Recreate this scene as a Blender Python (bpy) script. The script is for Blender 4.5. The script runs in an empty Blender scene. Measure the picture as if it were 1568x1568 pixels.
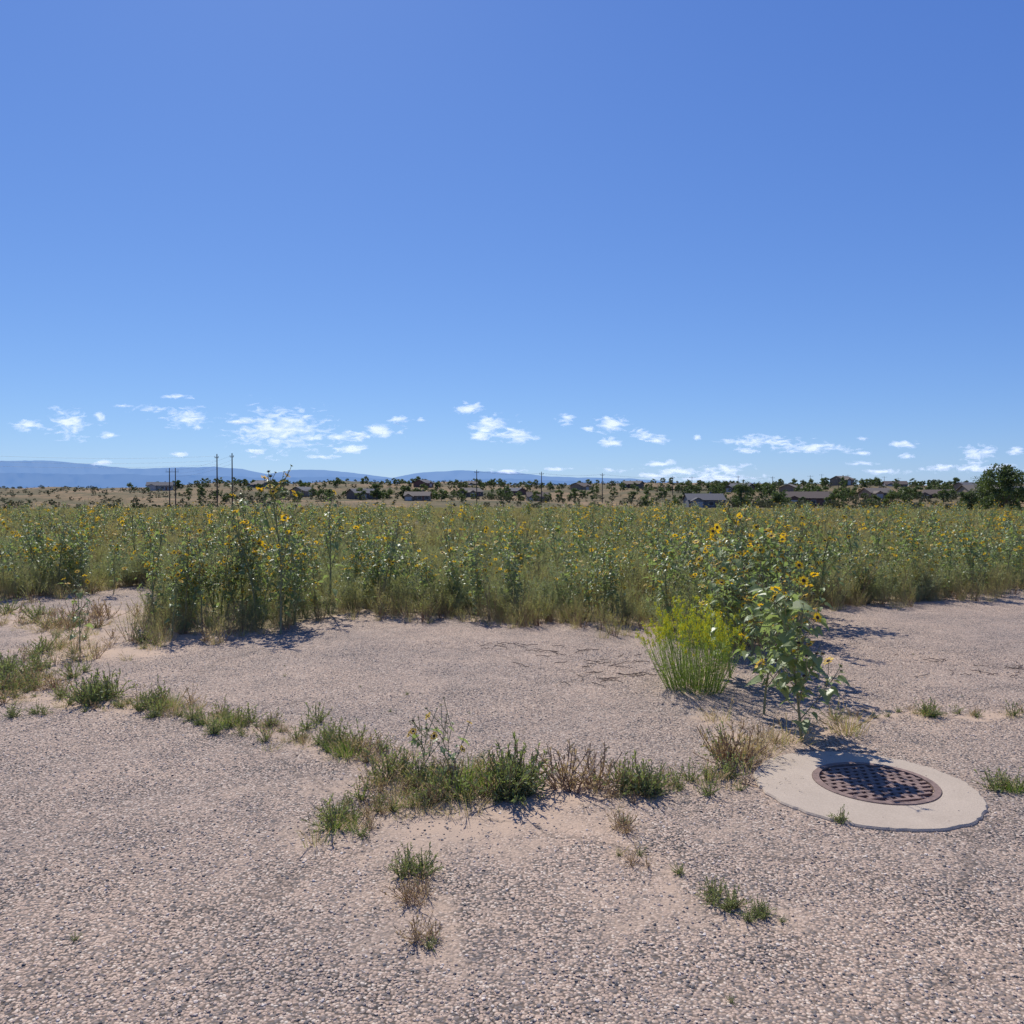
import bpy, math, random
import numpy as np
from mathutils import Vector, noise, Matrix
R = random.Random(7)
S = bpy.context.scene
COL = S.collection
rad = math.radians

# ------------------------------------------------------------------ utils
class MB:
    def __init__(s): s.v=[]; s.f=[]; s.m=[]
    def face(s, pts, mat=0):
        n=len(s.v); s.v.extend([tuple(p) for p in pts]); s.f.append(tuple(range(n,n+len(pts)))); s.m.append(mat)
    def tube(s, pts, radii, mat=0, sides=4):
        rings=[]
        for i,p in enumerate(pts):
            p=Vector(p)
            a=Vector(pts[max(i-1,0)]); b=Vector(pts[min(i+1,len(pts)-1)])
            t=(b-a)
            if t.length<1e-9: t=Vector((0,0,1))
            t.normalize()
            u=t.cross(Vector((0.13,0.97,0.21))).normalized(); w=t.cross(u)
            n=len(s.v)
            for k in range(sides):
                an=2*math.pi*k/sides
                s.v.append(tuple(p+(u*math.cos(an)+w*math.sin(an))*radii[i]))
            rings.append(n)
        for i in range(len(rings)-1):
            a,b=rings[i],rings[i+1]
            for k in range(sides):
                k2=(k+1)%sides
                s.f.append((a+k,a+k2,b+k2,b+k)); s.m.append(mat)
    def box(s, c, sz, mat=0):
        x,y,z=c; a,b,h=sz[0]/2,sz[1]/2,sz[2]/2
        n=len(s.v)
        for dz in(-h,h):
            for dx,dy in((-a,-b),(a,-b),(a,b),(-a,b)): s.v.append((x+dx,y+dy,z+dz))
        for q in((0,3,2,1),(4,5,6,7),(0,1,5,4),(1,2,6,5),(2,3,7,6),(3,0,4,7)):
            s.f.append(tuple(n+i for i in q)); s.m.append(mat)
    def mesh(s,name,mats,smooth=False):
        me=bpy.data.meshes.new(name); me.from_pydata(s.v,[],s.f)
        for m in mats: me.materials.append(m)
        if len(mats)>1: me.polygons.foreach_set('material_index',s.m)
        if smooth: me.polygons.foreach_set('use_smooth',[True]*len(me.polygons))
        me.update(); return me
    def obj(s,name,mats,smooth=False,parent=None,link=True):
        o=bpy.data.objects.new(name,s.mesh(name,mats,smooth))
        if link: COL.objects.link(o)
        if parent: o.parent=parent
        return o

def newmat(name):
    m=bpy.data.materials.new(name); m.use_nodes=True
    nt=m.node_tree; nt.nodes.clear()
    out=nt.nodes.new('ShaderNodeOutputMaterial')
    return m,nt,out
def N(nt,t,**kw):
    n=nt.nodes.new(t)
    for k,v in kw.items(): setattr(n,k,v)
    return n
def ramp(nt,stops,interp='LINEAR'):
    r=nt.nodes.new('ShaderNodeValToRGB'); r.color_ramp.interpolation=interp
    e=r.color_ramp.elements
    while len(e)<len(stops): e.new(0.5)
    for i,(p,c) in enumerate(stops):
        e[i].position=p; e[i].color=(c[0],c[1],c[2],1) if not isinstance(c,(int,float)) else (c,c,c,1)
    return r
def mixc(nt,fac,a,b,blend='MIX'):
    m=nt.nodes.new('ShaderNodeMix'); m.data_type='RGBA'; m.blend_type=blend
    for sock,v in((m.inputs[0],fac),(m.inputs[6],a),(m.inputs[7],b)):
        if isinstance(v,bpy.types.NodeSocket): nt.links.new(v,sock)
        elif isinstance(v,(int,float)): sock.default_value=v
        else: sock.default_value=(v[0],v[1],v[2],1)
    return m.outputs[2]
def mth(nt,op,a,b=None,c=None,clamp=False):
    m=nt.nodes.new('ShaderNodeMath'); m.operation=op; m.use_clamp=clamp
    for i,v in enumerate((a,b,c)):
        if v is None: continue
        if isinstance(v,bpy.types.NodeSocket): nt.links.new(v,m.inputs[i])
        else: m.inputs[i].default_value=v
    return m.outputs[0]
def noiseN(nt,scale,detail=4,rough=0.55,vec=None):
    n=nt.nodes.new('ShaderNodeTexNoise'); n.inputs['Scale'].default_value=scale
    n.inputs['Detail'].default_value=detail; n.inputs['Roughness'].default_value=rough
    if vec is not None: nt.links.new(vec,n.inputs['Vector'])
    return n

def leafmat(name,a,b,trans=0.4,rough=0.55,tcol=None,spread=8,patch=None,pscale=0.16):
    m,nt,out=newmat(name)
    oi=N(nt,'ShaderNodeObjectInfo'); tc=N(nt,'ShaderNodeTexCoord')
    nz=noiseN(nt,spread,2,vec=tc.outputs['Object'])
    f=mth(nt,'ADD',mth(nt,'MULTIPLY',oi.outputs['Random'],0.6),mth(nt,'MULTIPLY',nz.outputs['Fac'],0.5),clamp=True)
    c=mixc(nt,f,a,b)
    if patch:
        pn=noiseN(nt,pscale,4,0.6,oi.outputs['Location']); pr=ramp(nt,[(0.44,0.0),(0.64,0.8)]); nt.links.new(pn.outputs['Fac'],pr.inputs[0])
        c=mixc(nt,pr.outputs[0],c,patch)
    p=N(nt,'ShaderNodeBsdfPrincipled'); p.inputs['Roughness'].default_value=rough
    p.inputs['Specular IOR Level'].default_value=0.35
    nt.links.new(c,p.inputs['Base Color'])
    t=N(nt,'ShaderNodeBsdfTranslucent')
    tc2=mixc(nt,1.0,c,tcol or (1.2,1.25,0.7),'MULTIPLY'); nt.links.new(tc2,t.inputs['Color'])
    mx=N(nt,'ShaderNodeMixShader'); mx.inputs[0].default_value=trans
    nt.links.new(p.outputs[0],mx.inputs[1]); nt.links.new(t.outputs[0],mx.inputs[2])
    nt.links.new(mx.outputs[0],out.inputs[0]); return m
def plain(name,c,rough=0.7,c2=None,scale=20,metal=0,bump=0):
    m,nt,out=newmat(name)
    p=N(nt,'ShaderNodeBsdfPrincipled'); p.inputs['Roughness'].default_value=rough; p.inputs['Metallic'].default_value=metal
    tc=N(nt,'ShaderNodeTexCoord'); nz=noiseN(nt,scale,5,0.6,tc.outputs['Object'])
    c2=c2 or tuple(x*0.7 for x in c)
    r=ramp(nt,[(0.35,c2),(0.65,c)]); nt.links.new(nz.outputs['Fac'],r.inputs[0])
    nt.links.new(r.outputs[0],p.inputs['Base Color'])
    if bump:
        b=N(nt,'ShaderNodeBump'); b.inputs['Strength'].default_value=bump; b.inputs['Distance'].default_value=0.005
        nt.links.new(nz.outputs['Fac'],b.inputs['Height']); nt.links.new(b.outputs[0],p.inputs['Normal'])
    nt.links.new(p.outputs[0],out.inputs[0]); return m

# ------------------------------------------------------------------ layout
EDGE=[(-40,22),(-16,15.5),(-10,13.6),(-7.8,12.2),(-6.9,12.3),(-6.6,14.2),(-5.8,13.2),(-5.0,11.6),(-4.3,9.4),(-3.8,8.7),(-3.0,9.0),(-2.6,10.0),
      (-2,10.5),(-1.2,10.4),(0.1,9.7),(1.0,9.8),(1.6,9.5),(2.0,8.3),(2.7,8.2),(3.2,9.8),(4.2,10.95),(6.5,12),(8.5,13.2),(16,16),(40,24)]
EX=[e[0] for e in EDGE]; EY=[e[1] for e in EDGE]
def edge(x): return float(np.interp(x,EX,EY))+0.3*noise.noise((x*1.7,3.3,0))+0.2*noise.noise((x*5.7,1.3,0))
PD=[0,60,120,200,270,380,480,600,750,1000,1500,3000,40000]
PZ=[0,-0.2,-0.9,-2.6,-3.0,-0.8,3.6,8.0,10.6,9.5,-6,-30,-60]
def tz(x,y):
    d=math.hypot(x,y); az=math.degrees(math.atan2(x,y)) if d>1 else 0
    z=float(np.interp(d,PD,PZ))
    if d>340 and abs(az)<90:
        k=float(np.interp(az,[-40,-30,-25,-21,0,12,25,40],[0.5,0.45,0.55,1.0,1.0,0.95,0.85,0.8]))
        if z>0: z*=k
    a=float(np.interp(d,[50,150,300,420,700,2000],[0,0.3,1.4,3.2,4.2,3.0]))
    z+=a*(noise.noise((x*0.012,y*0.012,1.7))+0.5*noise.noise((x*0.035,y*0.035,4.7)))
    return z

CR1=[(-5.5,6.6),(-4.0,6.25),(-3.1,6.0),(-2.6,5.9),(-1.95,5.45),(-1.5,5.25),(-0.96,4.8),(-0.65,4.55),(-0.3,4.25),(0.2,4.15),(0.58,4.26),(0.9,4.3),(1.3,4.4),(1.5,4.75),(1.75,5.1),(2.6,5.75),(3.2,5.7),(3.7,5.75),(5.5,5.9)]
CR2=[(-0.3,4.2),(-0.62,4.02),(-0.85,3.75)]
CR3=[(-7.5,11.2),(-6.3,10.2),(-5.2,9.3),(-4.5,8.2),(-3.9,8.0),(-3.7,8.6)]
CR4=[(-4.5,8.2),(-4.3,6.9),(-4.0,6.3)]
CR5=[(1.3,4.4),(1.45,5.4),(1.5,6.3),(1.9,7.6)]
CR6=[(0.55,4.1),(0.5,3.6),(0.62,3.2),(0.9,2.95)]
CR7=[(-0.62,4.0),(-0.4,3.3),(-0.31,2.8)]
MHX,MHY=1.915,4.29
def segd(px,py,pl):
    best=np.full(px.shape,1e9)
    for (ax,ay),(bx,by) in zip(pl[:-1],pl[1:]):
        dx,dy=bx-ax,by-ay; t=np.clip(((px-ax)*dx+(py-ay)*dy)/(dx*dx+dy*dy),0,1)
        best=np.minimum(best,np.hypot(px-ax-t*dx,py-ay-t*dy))
    return best

# ------------------------------------------------------------------ world / sun / camera
SUN_AZ=rad(-18); SUN_EL=rad(48)
w=bpy.data.worlds.new('World'); S.world=w; w.use_nodes=True
nt=w.node_tree; nt.nodes.clear()
sky=N(nt,'ShaderNodeTexSky',sky_type='NISHITA'); sky.sun_disc=False
sky.sun_elevation=SUN_EL; sky.sun_rotation=SUN_AZ; sky.altitude=1500; sky.air_density=1.0; sky.dust_density=0.45; sky.ozone_density=2.0
ss=N(nt,'ShaderNodeSeparateColor'); nt.links.new(sky.outputs[0],ss.inputs[0]); cc=N(nt,'ShaderNodeCombineColor')
for i,(pw,k) in enumerate(((0.88,0.465),(0.80,0.61),(0.54,0.90))):
    q=mth(nt,'MULTIPLY',ss.outputs[i],0.11); q=mth(nt,'POWER',q,pw); q=mth(nt,'MULTIPLY',q,k/0.11)
    nt.links.new(q,cc.inputs[i])
bg=N(nt,'ShaderNodeBackground'); bg.inputs[1].default_value=0.11
wo=N(nt,'ShaderNodeOutputWorld'); nt.links.new(cc.outputs[0],bg.inputs[0]); nt.links.new(bg.outputs[0],wo.inputs[0])
sv=Vector((math.sin(SUN_AZ)*math.cos(SUN_EL),math.cos(SUN_AZ)*math.cos(SUN_EL),math.sin(SUN_EL)))
sl=bpy.data.lights.new('sun','SUN'); sl.energy=4.95; sl.angle=rad(0.53); sl.color=(1,0.95,0.87)
so=bpy.data.objects.new('sun',sl); COL.objects.link(so); so.rotation_euler=(-sv).to_track_quat('-Z','Y').to_euler(); so.location=(0,0,50)
cd=bpy.data.cameras.new('camera'); cam=bpy.data.objects.new('camera',cd); COL.objects.link(cam); S.camera=cam
cd.lens=28; cd.sensor_width=36; cd.clip_end=200000; cd.clip_start=0.05
cam.location=(0,0,1.6); cam.rotation_euler=(rad(90-1.27),0,0)
S.view_settings.view_transform='Standard'; S.view_settings.look='None'; S.view_settings.exposure=0

# ------------------------------------------------------------------ terrain
def build_terrain():
    radii=[0]+list(np.geomspace(2,60,22))+list(np.linspace(66,300,50))+list(np.linspace(310,1100,90))+list(np.geomspace(1150,45000,26))
    na=300; v=[(0,0,tz(0,0)-0.03)]; f=[]
    for r in radii[1:]:
        for k in range(na):
            a=2*math.pi*k/na; x=r*math.sin(a); y=r*math.cos(a)
            v.append((x,y,tz(x,y)-0.03))
    for k in range(na): f.append((0,1+(k+1)%na,1+k))
    for i in range(len(radii)-2):
        a=1+i*na; b=a+na
        for k in range(na):
            k2=(k+1)%na; f.append((a+k,a+k2,b+k2,b+k))
    me=bpy.data.meshes.new('ground'); me.from_pydata(v,[],f)
    me.polygons.foreach_set('use_smooth',[True]*len(f))
    m,nt,out=newmat('ground_dry_grass')
    geo=N(nt,'ShaderNodeNewGeometry'); ln=N(nt,'ShaderNodeVectorMath',operation='LENGTH'); nt.links.new(geo.outputs['Position'],ln.inputs[0])
    d=ln.outputs['Value']
    n1=noiseN(nt,0.018,7,0.7,geo.outputs['Position']); n2=noiseN(nt,0.35,6,0.75,geo.outputs['Position']); n3=noiseN(nt,12,5,0.7,geo.outputs['Position'])
    near=ramp(nt,[(0.3,(0.14,0.125,0.06)),(0.7,(0.29,0.23,0.13))]); nt.links.new(n2.outputs['Fac'],near.inputs[0])
    near2=mixc(nt,0.5,near.outputs[0],mixc(nt,n3.outputs['Fac'],(0.07,0.06,0.035),(0.37,0.29,0.19)))
    far=ramp(nt,[(0.36,(0.08,0.08,0.04)),(0.48,(0.17,0.13,0.068)),(0.58,(0.28,0.185,0.10)),(0.68,(0.37,0.25,0.155))]); nt.links.new(n1.outputs['Fac'],far.inputs[0])
    sp_=ramp(nt,[(0.45,0.0),(0.6,0.65)]); nt.links.new(n2.outputs['Fac'],sp_.inputs[0])
    far2=mixc(nt,sp_.outputs[0],far.outputs[0],(0.085,0.085,0.043))
    k=N(nt,'ShaderNodeMapRange'); k.inputs[1].default_value=120; k.inputs[2].default_value=260; nt.links.new(d,k.inputs[0])
    c=mixc(nt,k.outputs[0],near2,far2)
    p=N(nt,'ShaderNodeBsdfPrincipled'); p.inputs['Roughness'].default_value=0.95; p.inputs['Specular IOR Level'].default_value=0.1
    nt.links.new(c,p.inputs['Base Color'])
    b=N(nt,'ShaderNodeBump'); b.inputs['Strength'].default_value=0.6; b.inputs['Distance'].default_value=0.05
    nt.links.new(n3.outputs['Fac'],b.inputs['Height']); nt.links.new(b.outputs[0],p.inputs['Normal'])
    em=N(nt,'ShaderNodeEmission'); em.inputs[0].default_value=(0.17,0.32,0.66,1)  # blue glow growing with distance: aerial haze painted into the ground material
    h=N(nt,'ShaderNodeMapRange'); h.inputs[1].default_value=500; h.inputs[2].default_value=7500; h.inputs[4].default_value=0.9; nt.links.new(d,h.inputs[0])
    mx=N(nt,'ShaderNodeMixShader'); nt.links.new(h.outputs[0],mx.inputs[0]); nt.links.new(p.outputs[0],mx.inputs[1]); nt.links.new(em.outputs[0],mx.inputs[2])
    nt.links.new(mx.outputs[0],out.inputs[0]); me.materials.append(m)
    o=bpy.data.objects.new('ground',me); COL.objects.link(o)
build_terrain()

# ------------------------------------------------------------------ pavement
def dirt_val(px,py):
    wx=0.06*np.sin(px*9+np.sin(py*7)*2)+0.04*np.sin(px*23+py*17); wy=0.06*np.sin(py*11+np.sin(px*8)*2)+0.04*np.sin(py*27-px*13)
    px=px+wx; py=py+wy
    d=np.zeros(px.shape)
    for pl,wd,am in((CR1,0.15,.85),(CR2,0.2,.8),(CR3,0.5,.8),(CR4,0.3,.7),(CR5,0.14,.8),(CR6,0.09,.55),(CR7,0.13,.65)):
        d=np.maximum(d,am*np.exp(-(segd(px,py,pl)/wd)**2))
    for cx,cy,rx,ry,a in((-0.45,3.75,0.7,0.4,0.7),(0.1,3.85,0.6,0.3,0.75),(0.6,3.0,0.5,0.25,0.5),(-0.7,4.35,0.6,0.2,0.6),(MHX,MHY,0.75,0.75,0.6),(-5.3,10.6,1.4,0.8,0.75),(-0.3,3.0,0.4,0.35,0.5),(0.6,4.15,0.7,0.18,0.8),(-1.3,4.3,.6,.2,.35),(1.0,3.7,.6,.3,.35)):
        d=np.maximum(d,a*np.exp(-(((px-cx)/rx)**2+((py-cy)/ry)**2)))
    return d
def build_pavement():
    xs=np.arange(-24,24.01,0.08); ys=np.arange(-4,19,0.08)
    X,Y=np.meshgrid(xs,ys); nx=len(xs); ny=len(ys)
    D=dirt_val(X,Y)
    E=np.array([edge(x) for x in xs])
    D=np.maximum(D,np.exp(-np.clip(E[None,:]-Y,0,9)/0.22)*0.9)
    Z=0.004+0.003*(np.sin(X*1.3+np.sin(Y*0.9)*2)+np.sin(Y*1.7+X*0.6))
    v=np.stack([X.ravel(),Y.ravel(),Z.ravel()],1)
    idx=np.arange(nx*ny).reshape(ny,nx)
    keep=(Y[:-1,:-1]<(E[None,:-1]+0.35))
    q=np.stack([idx[:-1,:-1],idx[:-1,1:],idx[1:,1:],idx[1:,:-1]],-1)[keep]
    me=bpy.data.meshes.new('asphalt_pavement'); me.from_pydata(v.tolist(),[],q.tolist())
    at=me.attributes.new('dirt','FLOAT','POINT'); at.data.foreach_set('value',D.ravel().astype(np.float32))
    me.polygons.foreach_set('use_smooth',[True]*len(me.polygons))
    m,nt,out=newmat('chip_seal_asphalt')
    geo=N(nt,'ShaderNodeNewGeometry'); P=geo.outputs['Position']
    wn=noiseN(nt,25,2,vec=P); 
    vm=N(nt,'ShaderNodeVectorMath',operation='MULTIPLY_ADD'); nt.links.new(wn.outputs['Color'],vm.inputs[0]); vm.inputs[1].default_value=(0.02,0.02,0.0); nt.links.new(P,vm.inputs[2])
    vo=N(nt,'ShaderNodeTexVoronoi',voronoi_dimensions='2D'); vo.inputs['Scale'].default_value=88; nt.links.new(vm.outputs[0],vo.inputs['Vector'])
    vc=N(nt,'ShaderNodeSeparateColor'); nt.links.new(vo.outputs['Color'],vc.inputs[0])
    stone=ramp(nt,[(0.0,(0.09,0.084,0.08)),(0.18,(0.22,0.19,0.17)),(0.4,(0.38,0.285,0.22)),(0.7,(0.49,0.365,0.28)),(0.9,(0.57,0.445,0.345)),(1.0,(0.66,0.57,0.47))])
    nt.links.new(vc.outputs[0],stone.inputs[0])
    gap=ramp(nt,[(0.36,0.0),(0.66,1.0)]); nt.links.new(vo.outputs['Distance'],gap.inputs[0])
    big=noiseN(nt,0.4,8,0.72,P); med=noiseN(nt,7,6,0.75,P); fine=noiseN(nt,160,3,0.7,P); mid=noiseN(nt,1.8,6,0.72,P)
    at=N(nt,'ShaderNodeAttribute'); at.attribute_name='dirt'
    tarr=ramp(nt,[(0.36,(0.035,0.032,0.03)),(0.6,(0.27,0.205,0.155))]); nt.links.new(mid.outputs['Fac'],tarr.inputs[0])
    base=mixc(nt,gap.outputs[0],stone.outputs[0],tarr.outputs[0])
    ds=mth(nt,'ADD',mth(nt,'MULTIPLY',at.outputs['Fac'],1.25),mth(nt,'SUBTRACT',mth(nt,'MULTIPLY',med.outputs['Fac'],1.9),1.27))
    ds=mth(nt,'ADD',ds,mth(nt,'MULTIPLY',mth(nt,'SUBTRACT',mid.outputs['Fac'],0.45),1.5),clamp=True)
    r2=ramp(nt,[(0.08,0.0),(0.75,0.95)]); nt.links.new(ds,r2.inputs[0])
    dirtc=mixc(nt,fine.outputs['Fac'],(0.33,0.24,0.17),(0.58,0.44,0.325))
    c=mixc(nt,r2.outputs[0],base,dirtc)
    lum=ramp(nt,[(0.34,(0.80,0.82,0.85)),(0.5,(1.0,0.99,0.98)),(0.66,(1.14,1.10,1.05))]); nt.links.new(big.outputs['Fac'],lum.inputs[0])
    c=mixc(nt,1.0,c,lum.outputs[0],'MULTIPLY')
    # hairline cracks filled with dark dust
    wv=noiseN(nt,1.3,5,.65,P); vv=N(nt,'ShaderNodeVectorMath',operation='MULTIPLY_ADD'); nt.links.new(wv.outputs['Color'],vv.inputs[0]); vv.inputs[1].default_value=(.9,.9,0); nt.links.new(P,vv.inputs[2])
    ck=N(nt,'ShaderNodeTexVoronoi',voronoi_dimensions='2D',feature='DISTANCE_TO_EDGE'); ck.inputs['Scale'].default_value=0.42; nt.links.new(vv.outputs[0],ck.inputs['Vector'])
    cr=ramp(nt,[(0.0,0.62),(0.006,0.0)]); nt.links.new(ck.outputs['Distance'],cr.inputs[0])
    c=mixc(nt,cr.outputs[0],c,(0.09,0.07,0.055))
    p=N(nt,'ShaderNodeBsdfPrincipled'); p.inputs['Roughness'].default_value=0.9; p.inputs['Specular IOR Level'].default_value=0.2
    nt.links.new(c,p.inputs['Base Color'])
    hh=mth(nt,'MULTIPLY',mth(nt,'SUBTRACT',1.0,vo.outputs['Distance']),mth(nt,'SUBTRACT',1.0,mth(nt,'MULTIPLY',r2.outputs[0],0.8)))
    hh=mth(nt,'ADD',hh,mth(nt,'MULTIPLY',fine.outputs['Fac'],0.25))
    b=N(nt,'ShaderNodeBump'); b.inputs['Strength'].default_value=0.75; b.inputs['Distance'].default_value=0.005
    nt.links.new(hh,b.inputs['Height']); nt.links.new(b.outputs[0],p.inputs['Normal'])
    nt.links.new(p.outputs[0],out.inputs[0]); me.materials.append(m)
    o=bpy.data.objects.new('asphalt_pavement',me); COL.objects.link(o)
build_pavement()
def pz(x,y): return 0.004+0.003*(math.sin(x*1.3+math.sin(y*0.9)*2)+math.sin(y*1.7+x*0.6))

# ------------------------------------------------------------------ instancer
def scatter(name,meshes,pts):
    c=bpy.data.collections.new(name+'_parts')
    for i,me in enumerate(meshes):
        o=bpy.data.objects.new('%s_part_%02d'%(name,i),me); c.objects.link(o)
    A=np.array(pts,dtype=np.float32)
    me=bpy.data.meshes.new(name); me.vertices.add(len(A)); me.vertices.foreach_set('co',A[:,:3].ravel())
    a=me.attributes.new('irot','FLOAT_VECTOR','POINT'); a.data.foreach_set('vector',A[:,3:6].ravel())
    a=me.attributes.new('iscl','FLOAT','POINT'); a.data.foreach_set('value',A[:,6].copy())
    a=me.attributes.new('iidx','INT','POINT'); a.data.foreach_set('value',A[:,7].astype(np.int32))
    o=bpy.data.objects.new(name,me); COL.objects.link(o)
    ng=bpy.data.node_groups.new(name+'_gn','GeometryNodeTree')
    ng.interface.new_socket('Geometry',in_out='INPUT',socket_type='NodeSocketGeometry')
    ng.interface.new_socket('Geometry',in_out='OUTPUT',socket_type='NodeSocketGeometry')
    gi=ng.nodes.new('NodeGroupInput'); go=ng.nodes.new('NodeGroupOutput')
    ip=ng.nodes.new('GeometryNodeInstanceOnPoints'); ci=ng.nodes.new('GeometryNodeCollectionInfo')
    ci.inputs['Collection'].default_value=c; ci.inputs['Separate Children'].default_value=True; ci.inputs['Reset Children'].default_value=True
    def na(n,t):
        x=ng.nodes.new('GeometryNodeInputNamedAttribute'); x.data_type=t; x.inputs['Name'].default_value=n
        return next(s for s in x.outputs if s.enabled and s.name=='Attribute')
    L=ng.links.new
    L(gi.outputs[0],ip.inputs['Points']); L(ci.outputs[0],ip.inputs['Instance']); ip.inputs['Pick Instance'].default_value=True
    L(na('iidx','INT'),ip.inputs['Instance Index']); L(na('irot','FLOAT_VECTOR'),ip.inputs['Rotation']); L(na('iscl','FLOAT'),ip.inputs['Scale'])
    L(ip.outputs[0],go.inputs[0])
    md=o.modifiers.new('scatter','NODES'); md.node_group=ng
    return o

# ------------------------------------------------------------------ plant materials
M_k=leafmat('kochia_leaf',(0.22,0.265,0.15),(0.36,0.385,0.235),0.42,patch=(0.40,0.36,0.18),pscale=0.5)
M_kf=leafmat('field_leaf',(0.27,0.285,0.135),(0.40,0.37,0.20),0.42,patch=(0.44,0.32,0.17))
M_kstem=leafmat('weed_stem',(0.25,0.21,0.10),(0.38,0.25,0.15),0.1)
M_sl=leafmat('sunflower_leaf',(0.18,0.25,0.10),(0.32,0.38,0.19),0.42,0.4)
M_ss=leafmat('sunflower_stem',(0.19,0.22,0.09),(0.30,0.27,0.15),0.1)
M_pet=leafmat('petal',(0.85,0.52,0.015),(0.9,0.62,0.03),0.5,0.5,(1.0,0.95,0.5))
M_disc=plain('flower_disc',(0.09,0.045,0.02),0.9,(0.03,0.015,0.01),200)
M_gr=leafmat('grass_green',(0.27,0.29,0.11),(0.46,0.40,0.21),0.4)
M_gd=leafmat('grass_dry',(0.42,0.31,0.16),(0.56,0.43,0.26),0.35,tcol=(1,1,0.8))
M_red=leafmat('stem_reddish',(0.28,0.16,0.10),(0.42,0.27,0.16),0.2,tcol=(1,0.9,0.7))
M_rab=leafmat('rabbitbrush_stem',(0.27,0.36,0.09),(0.38,0.46,0.12),0.45)
M_raby=leafmat('rabbitbrush_flower',(0.55,0.53,0.03),(0.75,0.63,0.04),0.4,tcol=(1,1,0.6))
M_low=leafmat('low_weed_leaf',(0.17,0.22,0.09),(0.30,0.33,0.15),0.38)
M_lush=leafmat('green_grass_leaf',(0.16,0.25,0.05),(0.27,0.36,0.09),0.45)
M_twig_shadow=plain('twig_and_shadow',(0.15,0.10,0.07),0.9,(0.07,0.05,0.04),30)

def rv(r,a=1): return Vector((r.uniform(-a,a),r.uniform(-a,a),r.uniform(-a,a)))
def curve(r,p,d,L,n,wob=0.15,up=0.0):
    pts=[Vector(p)]; d=Vector(d).normalized()
    for i in range(n):
        d=(d+rv(r,wob)+Vector((0,0,up))).normalized(); pts.append(pts[-1]+d*L/n)
    return pts
def at(pts,t):
    f=t*(len(pts)-1); i=min(int(f),len(pts)-2); return pts[i].lerp(pts[i+1],f-i),(pts[i+1]-pts[i]).normalized()
def blade(mb,p,d,L,w,mat,r):
    d=Vector(d).normalized(); s=d.cross(rv(r)).normalized()*w/2
    mb.face((p-s*0.6,p+s*0.6,p+d*L*0.55+s,p+d*L,p+d*L*0.55-s),mat) if w>0.006 else mb.face((p-s,p+s,p+d*L),mat)
def kochia(seed,h,nst=20,spread=0.55,leafn=1.0,ll=0.030,lw=0.006,mats=(0,1),rowr=0.07,bushy=False):
    r=random.Random(seed); mb=MB()
    for i in range(nst):
        a=r.uniform(0,6.283); q=r.random()**0.7; tilt=q*spread
        b=Vector((math.cos(a),math.sin(a),0))
        p=b*rowr*q; L=h*r.uniform(0.5,1.0)*(1-0.12*q)
        pts=curve(r,p,b*math.sin(tilt)+Vector((0,0,math.cos(tilt))),L,6,0.13,0.03)
        mb.tube(pts,[0.0035*(1-0.12*k) for k in range(7)],mats[1],3)
        nt_=int(20*leafn)
        for j in range(nt_):
            t=r.uniform(0.18,1.0); c,dd=at(pts,t)
            side=(dd*0.45+rv(r,1.0)+Vector((0,0,.15))).normalized() if bushy else (dd*0.9+rv(r,0.8)).normalized()
            tl=r.uniform(0.05,0.16)*(1.15-t)*1.2+0.03
            e=c+side*tl+Vector((0,0,tl*0.3))
            s=side.cross(dd).normalized()*0.0015; mb.face((c-s,c+s,e),mats[0])
            nl=r.randint(6,9)
            for k in range(nl):
                u=(k+0.5)/nl; blade(mb,c.lerp(e,u),side*.6+rv(r,1.1)+Vector((0,0,0.15)),ll*r.uniform(0.6,1.2),lw,mats[0],r)
    return mb
def heart(mb,p,d,L,w,mat,r):
    d=Vector(d).normalized(); up=Vector((0,0,1)); s=d.cross(up)
    if s.length<0.1: s=Vector((1,0,0))
    s.normalize(); n=s.cross(d).normalized()
    tw=r.uniform(-0.5,0.5); s=(s*math.cos(tw)+n*math.sin(tw)); n=s.cross(d)
    prof=[(-0.08,0.28),(0.12,0.5),(0.4,0.42),(0.7,0.2)]
    mid=[p,p+d*L*0.4-n*0.0,p+d*L*0.75-n*L*0.07,p+d*L-n*L*0.2]
    for sg in(1,-1):
        o=[p+d*L*a+s*sg*w*b+n*(w*b*0.35-L*a*a*0.15) for a,b in prof]
        if sg>0:
            mb.face((mid[0],o[0],o[1],mid[1]),mat); mb.face((mid[1],o[1],o[2],o[3],mid[2]),mat); mb.face((mid[2],o[3],mid[3]),mat)
        else:
            mb.face((mid[1],o[1],o[0],mid[0]),mat); mb.face((mid[2],o[3],o[2],o[1],mid[1]),mat); mb.face((mid[3],o[3],mid[2]),mat)
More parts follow.
